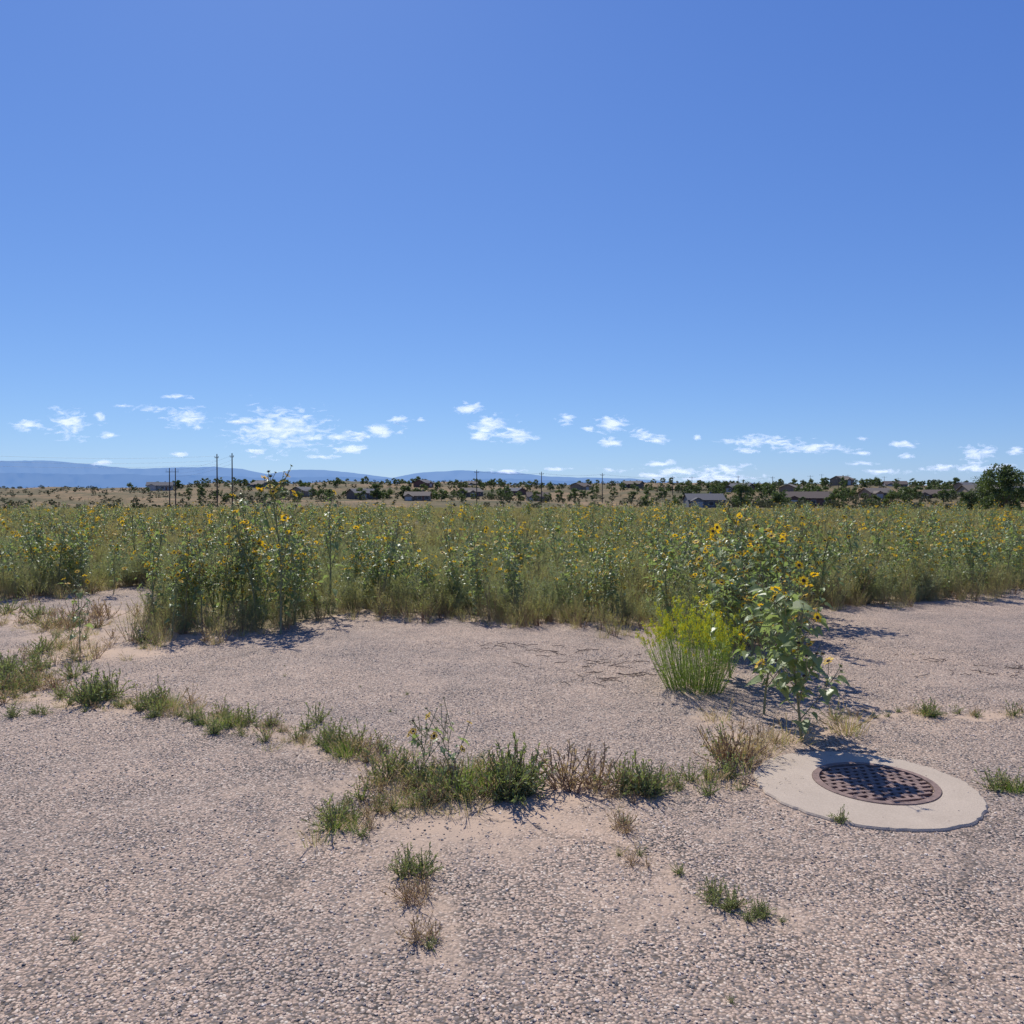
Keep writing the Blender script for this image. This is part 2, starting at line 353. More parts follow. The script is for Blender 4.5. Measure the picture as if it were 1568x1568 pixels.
def flower(mb,p,n,rr,r,petals=True):
    n=Vector(n).normalized(); u=n.cross(Vector((0.3,0.2,0.9))).normalized(); w=n.cross(u)
    c=rr*0.34
    ring=[p+(u*math.cos(k*math.pi/4)+w*math.sin(k*math.pi/4))*c for k in range(8)]
    back=p-n*c*0.8
    top=p+n*c*0.45
    for k in range(8):
        mb.face((ring[k],ring[(k+1)%8],top),3); mb.face((ring[(k+1)%8],ring[k],back),1)
    if petals:
        npt=14
        for k in range(npt):
            a=k*2*math.pi/npt+r.uniform(-.1,.1); o=u*math.cos(a)+w*math.sin(a); t=-u*math.sin(a)+w*math.cos(a)
            l=rr*r.uniform(0.85,1.05); ww=rr*0.15; dz=n*r.uniform(-0.12,0.2)*rr
            mb.face((p+o*c*0.8,p+o*(c+(l-c)*.45)+t*ww+dz*.4,p+o*l+dz,p+o*(c+(l-c)*.45)-t*ww+dz*.4),2)
    else:
        for k in range(7):
            a=k*2*math.pi/7; o=u*math.cos(a)+w*math.sin(a); t=-u*math.sin(a)+w*math.cos(a)
            mb.face((p+o*c*.7-t*c*.4,p+o*c*.7+t*c*.4,p+o*c*1.9+n*c*r.uniform(-.8,.6)),0)
def sunflower(seed,h,nb=13,fr=0.5,leafL=0.10,low=0.25,fsize=0.038,spread=1.0,leafk=1.0):
    """mats: 0 leaf 1 stem 2 petal 3 disc"""
    r=random.Random(seed); mb=MB()
    main=curve(r,(0,0,0),(r.uniform(-.1,.1),r.uniform(-.1,.1),1),h*0.92,10,0.07,0.05)
    mb.tube(main,[0.010*(h)*(1-0.075*k) for k in range(11)],1,5)
    def lf(c,dd,k=1.0):
        a=r.uniform(0,6.283); o=Vector((math.cos(a),math.sin(a),r.uniform(-0.1,0.5)))
        pl=r.uniform(0.03,0.07)*k; e=c+o*pl
        s=Vector((0,0,0.0015)); mb.face((c-s,c+s,e),1)
        o.z-=r.uniform(0.2,0.9); L=leafL*k*r.uniform(0.6,1.25); heart(mb,e,o,L,L*0.8,0,r)
    for i in range(int(12*h*leafk)):
        c,dd=at(main,r.uniform(0.12,0.95)); lf(c,dd,1.15)
    ends=[(main[-1],(main[-1]-main[-2]))]
    for i in range(nb):
        t=low+(1-low-0.03)*i/nb; c,dd=at(main,t); a=i*2.4+r.uniform(-.5,.5)
        o=Vector((math.cos(a)*spread,math.sin(a)*spread,r.uniform(0.9,1.5)))
        L=h*(0.20+0.34*(1-t))*r.uniform(0.7,1.15)
        br=curve(r,c,o,L,6,0.13,0.05); mb.tube(br,[0.0042*(1-0.11*k) for k in range(7)],1,3)
        ends.append((br[-1],br[-1]-br[-2]))
        for j in range(int(L/0.05*leafk)):
            cc,d2=at(br,r.uniform(0.15,0.97)); lf(cc,d2,r.uniform(0.4,0.8))
        for j in range(r.randint(1,4)):
            cc,d2=at(br,r.uniform(0.4,0.9)); tw=curve(r,cc,d2+rv(r,0.7)+Vector((0,0,.3)),r.uniform(0.07,0.2),3,0.1,0.03)
            mb.tube(tw,[0.0024]*4,1,3); ends.append((tw[-1],tw[-1]-tw[-2]))
            if r.random()<0.6: lf(tw[1],d2,0.4)
    for p,d in ends:
        d=d.normalized(); nn=d+Vector((r.uniform(-.9,.9),r.uniform(-1.1,.6),r.uniform(-0.3,.5)))
        k=r.random()
        if k<fr: flower(mb,p,nn,fsize*r.uniform(0.8,1.2),r)
        elif k<0.9: flower(mb,p,d+rv(r,.6),fsize*r.uniform(0.6,0.95),r,False)
    return mb
def grass(seed,h,n=70,w=0.005,droop=0.5,rowr=0.08,heads=0.2,green=0.55):
    r=random.Random(seed); mb=MB()
    for i in range(n):
        a=r.uniform(0,6.283); b=Vector((math.cos(a),math.sin(a),0)); p=b*rowr*r.random(); L=h*r.uniform(0.45,1.0); t=r.uniform(0.02,0.5)
        d=b*math.sin(t)+Vector((0,0,math.cos(t))); s=d.cross(rv(r)).normalized()*w/2; mat=0 if r.random()<green else 1
        pr=p; pts=[]
        for k in range(4):
            pts.append(pr); d=(d+b*droop*0.22*r.uniform(.3,1)-Vector((0,0,droop*0.12))).normalized(); pr=pr+d*L/3.2
        for k in range(3):
            f0=1-k/3.2; f1=1-(k+1)/3.2
            mb.face((pts[k]-s*f0,pts[k]+s*f0,pts[k+1]+s*f1,pts[k+1]-s*f1),mat)
        if r.random()<heads:
            for q in range(6): blade(mb,pts[2].lerp(pts[3],q/5),d+rv(r,.4),0.02,0.005,1,r)
    return mb
def lowweed(seed,rr=0.13,n=20,hh=0.6,nl=17,red=False):
    r=random.Random(seed); mb=MB()
    for i in range(n):
        a=r.uniform(0,6.283); q=r.random(); b=Vector((math.cos(a),math.sin(a),0)); L=rr*r.uniform(0.5,1.35)
        pts=curve(r,b*0.01,b*q+Vector((0,0,hh*r.uniform(.2,1.5))),L,4,0.22,0.05); mb.tube(pts,[0.0016]*5,1,3)
        for j in range(nl):
            c,dd=at(pts,r.uniform(0.1,1)); blade(mb,c,dd*0.6+rv(r,0.9)+Vector((0,0,.3)),r.uniform(0.010,0.026),0.0065,0,r)
    return mb

KM=[M_k,M_kstem]; KF=[M_kf,M_kstem]; SM=[M_sl,M_ss,M_pet,M_disc]
kochias=[kochia(10+i,0.85,18,.65,1.0,.028,.0065,bushy=True).mesh('kochia%d'%i,KM) for i in range(4)]
kfar=[kochia(30+i,0.85,12,0.6,0.4,0.055,0.016,bushy=True).mesh('kochia_far%d'%i,KF) for i in range(3)]
redw=[kochia(50+i,0.55,14,0.45,0.35,0.02,0.005,(0,1)).mesh('redweed%d'%i,[M_gr,M_red]) for i in range(2)]
suns=[sunflower(70+i,1.25,15,(0.22,0.34,0.14,0.26,0.3)[i],0.095,0.2,0.039,0.9,1.0).mesh('sunfl%d'%i,SM) for i in range(5)]
tall=[sunflower(170+i,1.3,11,(0.2,0.3,0.25)[i],0.09,0.34,0.040,0.55,0.7).mesh('tallsun%d'%i,SM) for i in range(3)]
grs=[grass(90+i,0.5,42,0.0045,0.5,0.12,0.3).mesh('grass%d'%i,[M_gr,M_gd]) for i in range(3)]
sgr=[grass(110+i,0.15,34,0.003,0.8,0.07,0.3,0.5).mesh('sgrass%d'%i,[M_gr,M_gd]) for i in range(3)]
lush=[grass(115+i,0.15,60,0.0035,0.8,0.08,0.1,0.92).mesh('lush%d'%i,[M_lush,M_gd]) for i in range(2)]
lows=[lowweed(130+i).mesh('lowweed%d'%i,[M_low,M_kstem]) for i in range(3)]
dryt=[grass(150+i,0.14,26,0.003,1.0,0.03,0.1).mesh('dry%d'%i,[M_gd,M_red]) for i in range(2)]
dry2=[lowweed(160+i,0.14,14,0.8,7).mesh('dryw%d'%i,[M_gd,M_red]) for i in range(2)]

# ---- field
def inst(x,y,z,s,nv,tilt=0.12): return (x,y,z,R.uniform(-tilt,tilt),R.uniform(-tilt,tilt),R.uniform(0,6.283),s,R.randrange(nv))
kp=[];kf=[];sp=[];gp=[];rp=[];tp_=[]
def sample(y0,y1):
    while True:
        y=math.sqrt(R.uniform(y0*y0,y1*y1)); hw=0.72*y+4
        x=R.uniform(-hw,hw)
        if y>edge(x)+0.1: return x,y
for i in range(2300):
    x,y=sample(8.6,19); dd=y-edge(x)
    nz=noise.noise((x*0.5,y*0.5,9))
    if nz<-0.15 and R.random()<0.7: continue
    s=R.uniform(0.42,0.95)*(0.92+0.55*nz)
    if dd<0.5: s*=0.85
    if -4.3<x<-2.6 and y<10.5: s*=0.6
    kp.append(inst(x,y,0,s,4,.22))
for i in range(260):
    x=R.uniform(-11,13); y=edge(x)+R.uniform(0.05,1.0)
    nz=noise.noise((x*0.9,4,9)); 
    if -4.3<x<-2.6 : nz-=.5
    kp.append(inst(x,y,0,R.uniform(0.35,0.88)*(0.9+0.6*nz),4,.25))
for i in range(420):
    x=R.uniform(-12,13); y=edge(x)+R.gauss(0.05,0.3); gp.append(inst(x,y,0,R.uniform(0.25,0.75),3))
    if R.random()<0.8: rp.append(inst(x+R.uniform(-.2,.2),y+0.1,0,R.uniform(0.4,1.1),2))
for i in range(1300):
    x,y=sample(9,28); gp.append(inst(x,y,0,R.uniform(0.8,1.5),3))
for i in range(1000):
    x,y=sample(10,26)
    if noise.noise((x*0.3,y*0.3,31))>0.0: rp.append(inst(x,y,0,R.uniform(1.2,1.7),2))
for i in range(3500):
    x,y=sample(16,48); kf.append(inst(x,y,0,R.uniform(0.45,1.05)*(1+0.5*noise.noise((x*0.2,y*0.2,2))),3,.2))
for i in range(8500):
    x,y=sample(45,175); kf.append(inst(x,y,tz(x,y)-0.05,R.uniform(0.5,1.1)*(1+0.5*noise.noise((x*0.08,y*0.08,2))),3))
for i in range(2000):
    x,y=sample(9.2,52)
    if noise.noise((x*0.28,y*0.28,20))+R.uniform(-.35,.35)<0.0: continue
    sp.append(inst(x,y,0,R.uniform(0.5,0.98),5))
for i in range(200):
    x,y=sample(9.2,17)
    if noise.noise((x*0.5,y*0.5,27))<-0.05: continue
    sp.append(inst(x,y,0,R.uniform(0.5,0.85),5,.2))
for i in range(90):
    x,y=sample(9.6,24); tp_.append(inst(x,y,0,R.uniform(0.75,1.08),3,.2))
for i in range(30):
    x=R.uniform(-10,12); sp.append(inst(x,edge(x)+R.uniform(.15,.6),0,R.uniform(0.4,0.68),5,.2))
def cl(n,cx,cy,rx,ry,s0,s1,L=None,nv=5):
    for i in range(n):
        (sp if L is None else L).append(inst(cx+R.gauss(0,rx),cy+R.gauss(0,ry),0,R.uniform(s0,s1),nv,0.17))
cl(6,-3.7,9.5,0.5,0.3,0.5,0.8); cl(4,-3.0,10.0,0.4,0.3,0.6,0.9); cl(8,-3.6,9.6,0.5,0.35,0.65,0.98,tp_,3); cl(7,-3.0,10.0,0.35,0.3,0.8,1.15,tp_,3)
tp_.append((-2.85,9.75,0,.03,.05,1.0,1.38,0)); tp_.append((-3.2,10.0,0,-.06,.04,2.0,1.30,1)); tp_.append((-2.45,10.6,0,.06,-.04,2.6,1.2,2))
cl(9,2.5,8.9,0.35,0.4,0.7,1.0); cl(7,2.7,9.1,0.4,0.4,0.85,1.12,tp_,3); cl(9,3.0,10.0,0.5,0.4,0.8,1.05); cl(5,-7.6,12.9,0.5,0.3,0.7,1.0); cl(5,-7.6,12.9,0.5,0.3,0.8,1.08,tp_,3); cl(5,0.6,10.3,0.4,0.3,0.6,0.8)
cl(12,5.5,12.8,1.6,0.5,0.7,0.9); cl(6,2.1,8.0,0.2,0.25,0.6,0.85); cl(5,-5.6,14,.4,.4,.9,1.1,tp_,3); cl(3,-1.6,11.5,.3,.3,.8,.95)
scatter('kochia_weeds',kochias,kp); scatter('field_weeds',kfar,kf)
scatter('sunflower_patch',suns,sp); scatter('tall_sunflowers',tall,tp_); scatter('field_grass',grs,gp); scatter('dry_weeds',redw,rp)

# ---- crack weeds
lw=[];sg=[];dt=[];dw=[];lu=[]
def along(pl,n,wd,sc,lo=0.45,off=0.12,nf=2.6):
    L=[math.dist(a,b) for a,b in zip(pl[:-1],pl[1:])]; T=sum(L)
    for i in range(n):
        t=R.random()*T; k=0
        while t>L[k] and k<len(L)-1: t-=L[k]; k+=1
        a,b=pl[k],pl[k+1]; u=t/L[k]
        x=a[0]+(b[0]-a[0])*u+R.gauss(0,wd); y=a[1]+(b[1]-a[1])*u+R.gauss(0,wd)
        g=noise.noise((x*nf,y*nf,5))+off
        if g<0 and R.random()<0.85: continue
        if math.hypot(x-MHX,y-MHY-.07)<0.62: continue
        s=R.uniform(*sc)*(0.75+0.9*max(0,g-off+.12))
        q=R.random()
        if q<0.2: dw.append(inst(x,y,pz(x,y)-0.004,s,2,.3))
        else: (lw if q<0.2+lo*.8 else sg).append(inst(x,y,pz(x,y)-0.004,s,3,.3))
along([(-5.5,6.7),(-4.0,6.4),(-3.1,6.05),(-2.6,5.9),(-1.95,5.45),(-1.5,5.25),(-1.05,4.9),(-.85,4.75)],230,0.11,(0.4,1.05),off=.45); along(CR1[6:8],10,0.06,(0.6,1.1))
along([(-0.75,4.35),(-0.3,4.2),(0.05,4.25)],64,0.10,(0.6,1.4),off=.35); along(CR2,60,0.09,(0.4,0.95),off=.4)
along([(0.2,4.3),(0.58,4.26),(0.9,4.3),(1.3,4.45)],46,0.09,(0.4,1.0),off=.25); along(CR1[12:15],26,0.07,(0.8,1.6),lo=.2)
along([(2.3,5.6),(2.6,5.75),(3.2,5.72),(3.7,5.75),(5.5,5.9)],60,0.05,(0.3,0.8),off=.3); along(CR3,150,0.3,(0.5,1.4),lo=.3,off=.25); along(CR4,70,0.2,(0.5,1.2),off=.3); along(CR5,22,0.1,(0.7,1.5)); 
along(CR6,8,0.04,(0.3,0.6)); along([(-5,6.8),(-4.1,6.7),(-3.8,6.3)],60,0.2,(0.6,1.3),off=.3)
def spot(x,y,n,rr,s0,s1,k='l'):
    for i in range(n):
        a=R.uniform(0,6.28); q=rr*math.sqrt(R.random()); X=x+q*math.cos(a); Y=y+q*math.sin(a)
        {'l':lw,'g':sg,'d':dt,'w':dw,'u':lu}[k].append(inst(X,Y,pz(X,Y)-0.003,R.uniform(s0,s1),3 if k in'lg' else 2,.25))
spot(-0.43,3.33,6,0.09,0.45,0.75); spot(-0.38,3.12,4,0.08,0.5,0.9,'w'); spot(-0.36,3.08,2,0.06,0.5,0.9,'d'); spot(-0.31,2.80,4,0.06,0.4,0.7,'w'); spot(-0.31,2.75,1,0.04,.3,.4)
spot(0.82,3.1,5,0.08,0.3,0.6); spot(0.93,2.95,5,0.08,0.3,0.6); spot(0.72,3.3,2,0.04,.25,.4); spot(2.66,4.25,5,0.08,0.5,0.8)
spot(3.0,5.75,4,0.06,0.5,0.8); spot(-3.2,6.1,6,0.14,1.0,1.7); spot(-2.7,5.9,6,0.15,0.8,1.3); spot(-4.4,7.0,6,0.3,0.9,1.4); spot(0.0,4.25,9,0.1,0.9,1.8); spot(0.75,4.25,6,0.14,0.8,1.4); spot(1.58,3.85,2,0.05,.4,.6)
spot(-3.5,5.75,4,0.12,0.5,0.8); spot(0.53,3.75,4,0.05,.4,.7,'w'); spot(0.55,3.4,3,0.05,.3,.5,'w'); spot(1.36,4.75,5,0.1,1.1,1.7,'g'); spot(1.3,4.6,5,0.1,1.1,1.7,'w'); spot(2.3,5.3,4,0.12,1.2,1.8,'g'); spot(0.35,4.3,5,.12,1.2,2,'w'); spot(-5.2,9.8,12,.7,1,1.8,'w')
spot(-0.22,4.32,11,.17,.9,1.5,'u'); spot(-1.0,4.85,4,.1,.7,1.1,'u'); spot(-1.95,5.45,4,.12,.6,1.0,'u'); spot(-.85,3.8,3,.1,.5,.8,'u'); spot(-2.6,5.9,3,.1,.8,1.1,'u'); spot(3.0,5.7,2,.05,.5,.7,'u'); spot(2.66,4.25,2,.05,.6,.8,'u')
for i in range(22):
    x=R.uniform(-3,4); y=R.uniform(2.3,8); spot(x,y,1,0.01,.1,.22)
scatter('crack_weeds',lows,lw); scatter('crack_grass',sgr,sg); scatter('dry_grass_tufts',dryt,dt); scatter('dry_crack_weeds',dry2,dw); scatter('green_grass_tufts',lush,lu)

# ---- individual plants
def place(mb,name,mats,x,y,z=0,rz=0):
    o=mb.obj(name,mats); o.location=(x,y,z); o.rotation_euler=(0,0,rz); return o
place(sunflower(201,1.02,18,0.25,0.125,0.16,0.044,1.1,1.5),'wild_sunflower',SM,1.87,5.1)
place(sunflower(207,0.95,14,0.25,0.115,0.22,0.040,1.0,1.3),'wild_sunflower',SM,1.83,5.75)
place(sunflower(203,1.28,14,0.3,0.11,0.2,0.042,0.9,1.3),'wild_sunflower',SM,1.9,6.9)
place(sunflower(204,1.38,14,0.3,0.11,0.2,0.042,0.8,1.2),'wild_sunflower',SM,2.3,7.6)
place(sunflower(209,1.1,13,0.3,0.11,0.2,0.04,0.9,1.2),'wild_sunflower',SM,2.25,6.7)
place(sunflower(205,0.35,5,0.25,0.07,0.2,0.025,1.0),'wild_sunflower',SM,-0.35,4.4)
place(sunflower(206,0.30,5,0.1,0.07,0.2,0.025,1.2),'wild_sunflower',SM,-0.5,4.5)
place(sunflower(208,0.75,7,0.2,0.07,0.3,0.03,0.6),'wild_sunflower',SM,-4.3,7.9)
def rabbit():
    r=random.Random(5); mb=MB()
    for i in range(170):
        a=r.uniform(0,6.283); q=math.sqrt(r.random()); tilt=q*0.55; b=Vector((math.cos(a),math.sin(a),0))
        L=0.76*r.uniform(0.6,1.03)*(1-0.20*q*q)
        pts=curve(r,b*0.27*q-Vector((0,0,.02)),b*math.sin(tilt)+Vector((0,0,math.cos(tilt))),L,6,0.16,0.06)
        mb.tube(pts,[0.003-0.0003*k for k in range(7)],0,3)
        for j in range(50):
            c,dd=at(pts,r.uniform(0.02,1)); blade(mb,c,dd*.6+rv(r,.9),r.uniform(.025,.05),0.0048,0,r)
        for j in range(6 if L>.5 else 2):
            c,dd=at(pts,r.uniform(0.84,1)); tp=c+(dd+rv(r,.7)).normalized()*r.uniform(0.015,0.06)
            mb.face((c,c+Vector((.002,0,0)),tp),0)
            for k in range(10): blade(mb,tp+rv(r,.013),Vector((0,0,1))+rv(r,.8),0.014,0.0075,1 if r.random()<.75 else 0,r)
    return mb
o=place(rabbit(),'rabbitbrush',[M_rab,M_raby],1.50,6.5); o.scale=(0.80,0.80,1)

# ------------------------------------------------------------------ gravel + litter
def stonemesh(i):
    import bmesh
    r=random.Random(300+i); bm=bmesh.new(); bmesh.ops.create_icosphere(bm,subdivisions=1,radius=1)
    for v in bm.verts: v.co*=r.uniform(0.7,1.15); v.co.z*=0.6
    me=bpy.data.meshes.new('stone%d'%i); bm.to_mesh(me); bm.free(); me.materials.append(M_stone); return me
M_stone,nt,out=newmat('gravel_stone')
oi=N(nt,'ShaderNodeObjectInfo'); rr_=ramp(nt,[(0,(0.065,0.062,0.062)),(0.2,(0.17,0.155,0.148)),(0.36,(0.35,0.275,0.225)),(0.65,(0.48,0.355,0.265)),(0.87,(0.57,0.44,0.34)),(1,(0.68,0.59,0.5))])
p=N(nt,'ShaderNodeBsdfPrincipled'); p.inputs['Roughness'].default_value=0.8
nt.links.new(oi.outputs['Random'],rr_.inputs[0]); nt.links.new(rr_.outputs[0],p.inputs['Base Color']); nt.links.new(p.outputs[0],out.inputs[0])
n=95000
rs=np.random.RandomState(3)
d=rs.uniform(1.9,8.6,n); x=rs.uniform(-1,1,n)*(0.68*d+0.6)
dv=dirt_val(x,d)
pt=np.array([noise.noise((a*1.1,b*1.1,6))+.6*noise.noise((a*4,b*4,2)) for a,b in zip(x,d)])
keep=rs.rand(n)>np.clip(dv*0.9,0,.93); keep&=rs.rand(n)<np.clip(0.68+pt*1.4,0.10,1)
E=np.interp(x,EX,EY); keep&=d<E
onc=np.hypot(x-MHX-.02,d-MHY-.07)<0.585; inn=np.hypot(x-MHX-.08,d-MHY-.04)<0.34
keep&=~inn; keep&=(~onc)|(rs.rand(n)<.07)
onc=onc[keep]
x=x[keep]; d=d[keep]; n=len(x)
sc=0.0028+0.0060*rs.rand(n)**2.4
sc=np.where(onc,sc*.6,sc)
z=np.where(onc,0.022,0.004+0.003*(np.sin(x*1.3+np.sin(d*0.9)*2)+np.sin(d*1.7+x*0.6)))+sc*0.15
A=np.stack([x,d,z,rs.uniform(-.3,.3,n),rs.uniform(-.3,.3,n),rs.uniform(0,6.28,n),sc,rs.randint(0,4,n)],1)
scatter('gravel',[stonemesh(i) for i in range(4)],A)
mb=MB()
for i in range(2600):
    if R.random()<0.5: x=R.uniform(-9,9); y=edge(x)-abs(R.gauss(0,0.5))+.1
    else:
        k=R.randrange(len(CR1)-1); u=R.random(); x=CR1[k][0]*(1-u)+CR1[k+1][0]*u+R.gauss(0,.15); y=CR1[k][1]*(1-u)+CR1[k+1][1]*u+R.gauss(0,.15)
    zz=pz(x,y)+.006
    if math.hypot(x-MHX-.02,y-MHY-.08)<0.6: zz=.029
    a=R.uniform(0,6.28); L=R.uniform(0.008,0.045); p0=Vector((x,y,zz)); dd=Vector((math.cos(a),math.sin(a),R.uniform(0,.15)))
    s=Vector((-dd.y,dd.x,R.uniform(-.5,.5)))*R.uniform(.0012,.004); mb.face((p0-s,p0+s,p0+dd*L),0)
for i in range(70):  # dark twig clusters, some drawn in place of cast sunflower shadows
    cx,cy=R.choice([(0.15,8.3),(0.9,7.5),(1.0,7.0),(3.8,7.6),(3.9,7.0),(4.6,7.2),(0.5,7.9),(1.0,7.3),(.8,6.9)]); x=cx+R.gauss(0,.3); y=cy+R.gauss(0,.14)
    a=R.uniform(-.9,.9); pts=curve(R,(x,y,pz(x,y)+.008),(math.cos(a),math.sin(a),0),R.uniform(.06,.3),7,.35,0)
    for q in pts: q.z=pz(q.x,q.y)+R.uniform(.005,.018)
    mb.tube(pts,[.003]*8,0,3)
mb.obj('twigs_and_painted_shadow',[M_twig_shadow])

# ------------------------------------------------------------------ manhole
mh=bpy.data.objects.new('manhole_cover',None); COL.objects.link(mh); mh.location=(MHX,MHY,0)
M_con,nt,out=newmat('concrete_collar')
tc=N(nt,'ShaderNodeTexCoord'); a_=noiseN(nt,4,6,.7,tc.outputs['Object']); b_=noiseN(nt,120,4,.7,tc.outputs['Object'])
c=mixc(nt,a_.outputs['Fac'],(0.27,0.21,0.15),(0.60,0.49,0.37)); c=mixc(nt,0.5,c,mixc(nt,b_.outputs['Fac'],(0.15,0.115,.09),(0.72,.60,.47)))
p=N(nt,'ShaderNodeBsdfPrincipled'); p.inputs['Roughness'].default_value=.9; nt.links.new(c,p.inputs['Base Color'])
bb=N(nt,'ShaderNodeBump'); bb.inputs['Strength'].default_value=.5; bb.inputs['Distance'].default_value=.003; nt.links.new(b_.outputs['Fac'],bb.inputs['Height']); nt.links.new(bb.outputs[0],p.inputs['Normal']); nt.links.new(p.outputs[0],out.inputs[0])
def ring(r0,r1,z0,z1,n,jit=0,bev=0.006,cx=0,cy=0,ox=0,oy=0):
    mb=MB(); rr=random.Random(1); V=[]
    for k in range(n):
        a=2*math.pi*k/n; j=r1+jit*noise.noise((math.cos(a)*5,math.sin(a)*5,0))+jit*.5*rr.uniform(-1,1)
        c_,s_=math.cos(a),math.sin(a)
        V.append([(cx+c_*r0,cy+s_*r0,z0),(cx+c_*r0,cy+s_*r0,z1),(ox+c_*(j-bev),oy+s_*(j-bev),z1),(ox+c_*j,oy+s_*j,z1-bev),(ox+c_*j,oy+s_*j,z0)])
    for k in range(n):
        A_,B_=V[k],V[(k+1)%n]
        for i in range(4): mb.face((A_[i],A_[i+1],B_[i+1],B_[i]))
    return mb
IC=(0.075,0.04)
ring(0.325,0.575,-0.02,0.022,140,0.012,0.008,*IC).obj('concrete_collar',[M_con],parent=mh)
M_iron=plain('rusty_iron',(0.27,0.175,0.14),0.75,(0.14,0.09,0.075),25,0.1,0.3); M_dark=plain('iron_recess',(0.02,0.016,0.014),0.9,(0.01,.008,.008),30)
o=ring(0.287,0.323,-0.02,0.027,72,0,0.003).obj('iron_frame',[M_iron],parent=mh); o.location=(IC[0],IC[1],0)
mb=MB()
for k in range(64):
    a=2*math.pi*k/64; b=2*math.pi*(k+1)/64; mb.face(((0,0,0),(math.cos(a)*.285,math.sin(a)*.285,0),(math.cos(b)*.285,math.sin(b)*.285,0)))
o=mb.obj('cover_plate',[M_dark],parent=mh); o.location=(IC[0],IC[1],0.002)
mb=MB(); pitch=0.049; bar=0.022; Rr=0.281
k=-6
while k*pitch<Rr:
    y=k*pitch; 
    if abs(y)+bar/2<Rr:
        hw=math.sqrt(Rr*Rr-(abs(y)+bar/2)**2); mb.box((0,y,0.012),(2*hw,bar,0.024))
        j=-14
        while j<14:
            x=(j+(0.5 if k%2 else 0))*0.052; yy=y+pitch/2
            if math.hypot(abs(x)+.01,abs(yy)+pitch/2)<Rr: mb.box((x,yy,0.0115),(0.025,pitch-bar-0.001,0.023))
            j+=1
    k+=1
o=mb.obj('cover_grid',[M_iron],parent=mh); o.location=(IC[0],IC[1],0); o.rotation_euler=(0,0,rad(12))

# ------------------------------------------------------------------ mountains
def mountains(name,dist,prof,col,seed,amp,hz):
    xs=[p_[0] for p_ in prof]; ys=[p_[1] for p_ in prof]
    n=700; rows=14; v=[]; f=[]
    for i in range(n):
        t=-1400+2800*i/(n-1); e=float(np.interp(t,xs,ys))/1000*dist
        e+=amp*dist*(noise.noise((t*.03,seed,0))*.5+noise.noise((t*.09,seed,3))*.3+noise.noise((t*.3,seed,3))*.15)
        x=t/1000*dist
        for j in range(rows):
            u=j/(rows-1)
            zz=-80+(e+80)*u**1.2
            dp=-(1-u)*dist*0.08*(1+0.5*noise.noise((t*.05,u*2,seed)))+dist*.016*noise.noise((t*.12,u*3,seed))*(1 if 0<j<rows-1 else .5)
            v.append((x*(1+dp/dist),dist+dp,zz))
    for i in range(n-1):
        for j in range(rows-1):
            a=i*rows+j; f.append((a,a+rows,a+rows+1,a+1))
    me=bpy.data.meshes.new(name); me.from_pydata(v,[],f); me.polygons.foreach_set('use_smooth',[True]*len(f))
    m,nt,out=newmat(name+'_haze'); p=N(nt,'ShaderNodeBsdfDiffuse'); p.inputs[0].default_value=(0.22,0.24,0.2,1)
    em=N(nt,'ShaderNodeEmission'); em.inputs[0].default_value=(*col,1); mx=N(nt,'ShaderNodeMixShader'); mx.inputs[0].default_value=hz  # distance haze painted on the slopes as an even blue emission
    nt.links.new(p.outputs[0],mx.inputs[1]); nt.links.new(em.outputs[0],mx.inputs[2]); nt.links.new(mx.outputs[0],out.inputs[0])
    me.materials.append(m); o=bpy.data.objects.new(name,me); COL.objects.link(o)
pix=[(0,706),(70,705),(110,708),(150,712),(200,718),(260,716),(330,715),(370,718),(410,726),(450,719),(500,720),(560,726),(600,732),(640,724),(700,720),(740,722),(790,723),(840,730),(900,731),(960,733),(1020,736),(1060,742),(1100,742),(1150,739),(1200,743),(1568,748),(2500,748)]
prof=[(-1500,44)]+[((x-784)/1.219,(757-y)/1.219) for x,y in pix]
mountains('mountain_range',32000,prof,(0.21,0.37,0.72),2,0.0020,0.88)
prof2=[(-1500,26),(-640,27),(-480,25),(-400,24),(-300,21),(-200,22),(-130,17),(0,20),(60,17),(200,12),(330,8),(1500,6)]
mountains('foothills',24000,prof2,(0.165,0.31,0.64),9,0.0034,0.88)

# ------------------------------------------------------------------ clouds (sheets of cloud ~ 12 km away)
CL=[(45,651,40,16),(107,650,52,38),(85,625,25,8),(155,640,20,15),(170,667,30,8),(230,627,50,12),(287,641,75,28),(275,608,40,6),(430,658,135,62),(365,646,34,8),(390,690,30,9),(525,669,75,18),(580,661,60,22),(538,688,45,13),(495,700,40,7),(615,642,40,9),(645,643,16,6),(720,627,42,18),(750,650,62,30),(793,668,52,20),(735,668,22,15),(865,643,24,17),(900,657,22,9),(937,650,48,24),(935,677,32,17),(985,664,36,14),(1005,674,32,13),(1067,670,15,8),(1160,676,110,16),(1240,686,110,18),(1140,690,32,8),(1320,694,30,6),(1320,709,45,6),(1385,680,38,11),(1390,698,26,7),(1497,697,48,26),(1555,690,22,12),(1500,718,110,13),(1435,717,50,9),(155,709,42,7),(273,696,28,6),(1010,710,44,10),(780,721,50,8),(850,718,42,6),(935,721,34,8),(1040,722,100,11),(1110,718,70,12),(1100,733,130,12),(1005,728,60,9),(190,622,26,6),(1350,722,80,7),(1320,671,20,6)]
me=bpy.data.meshes.new('clouds'); v=[];f=[];uv=[]
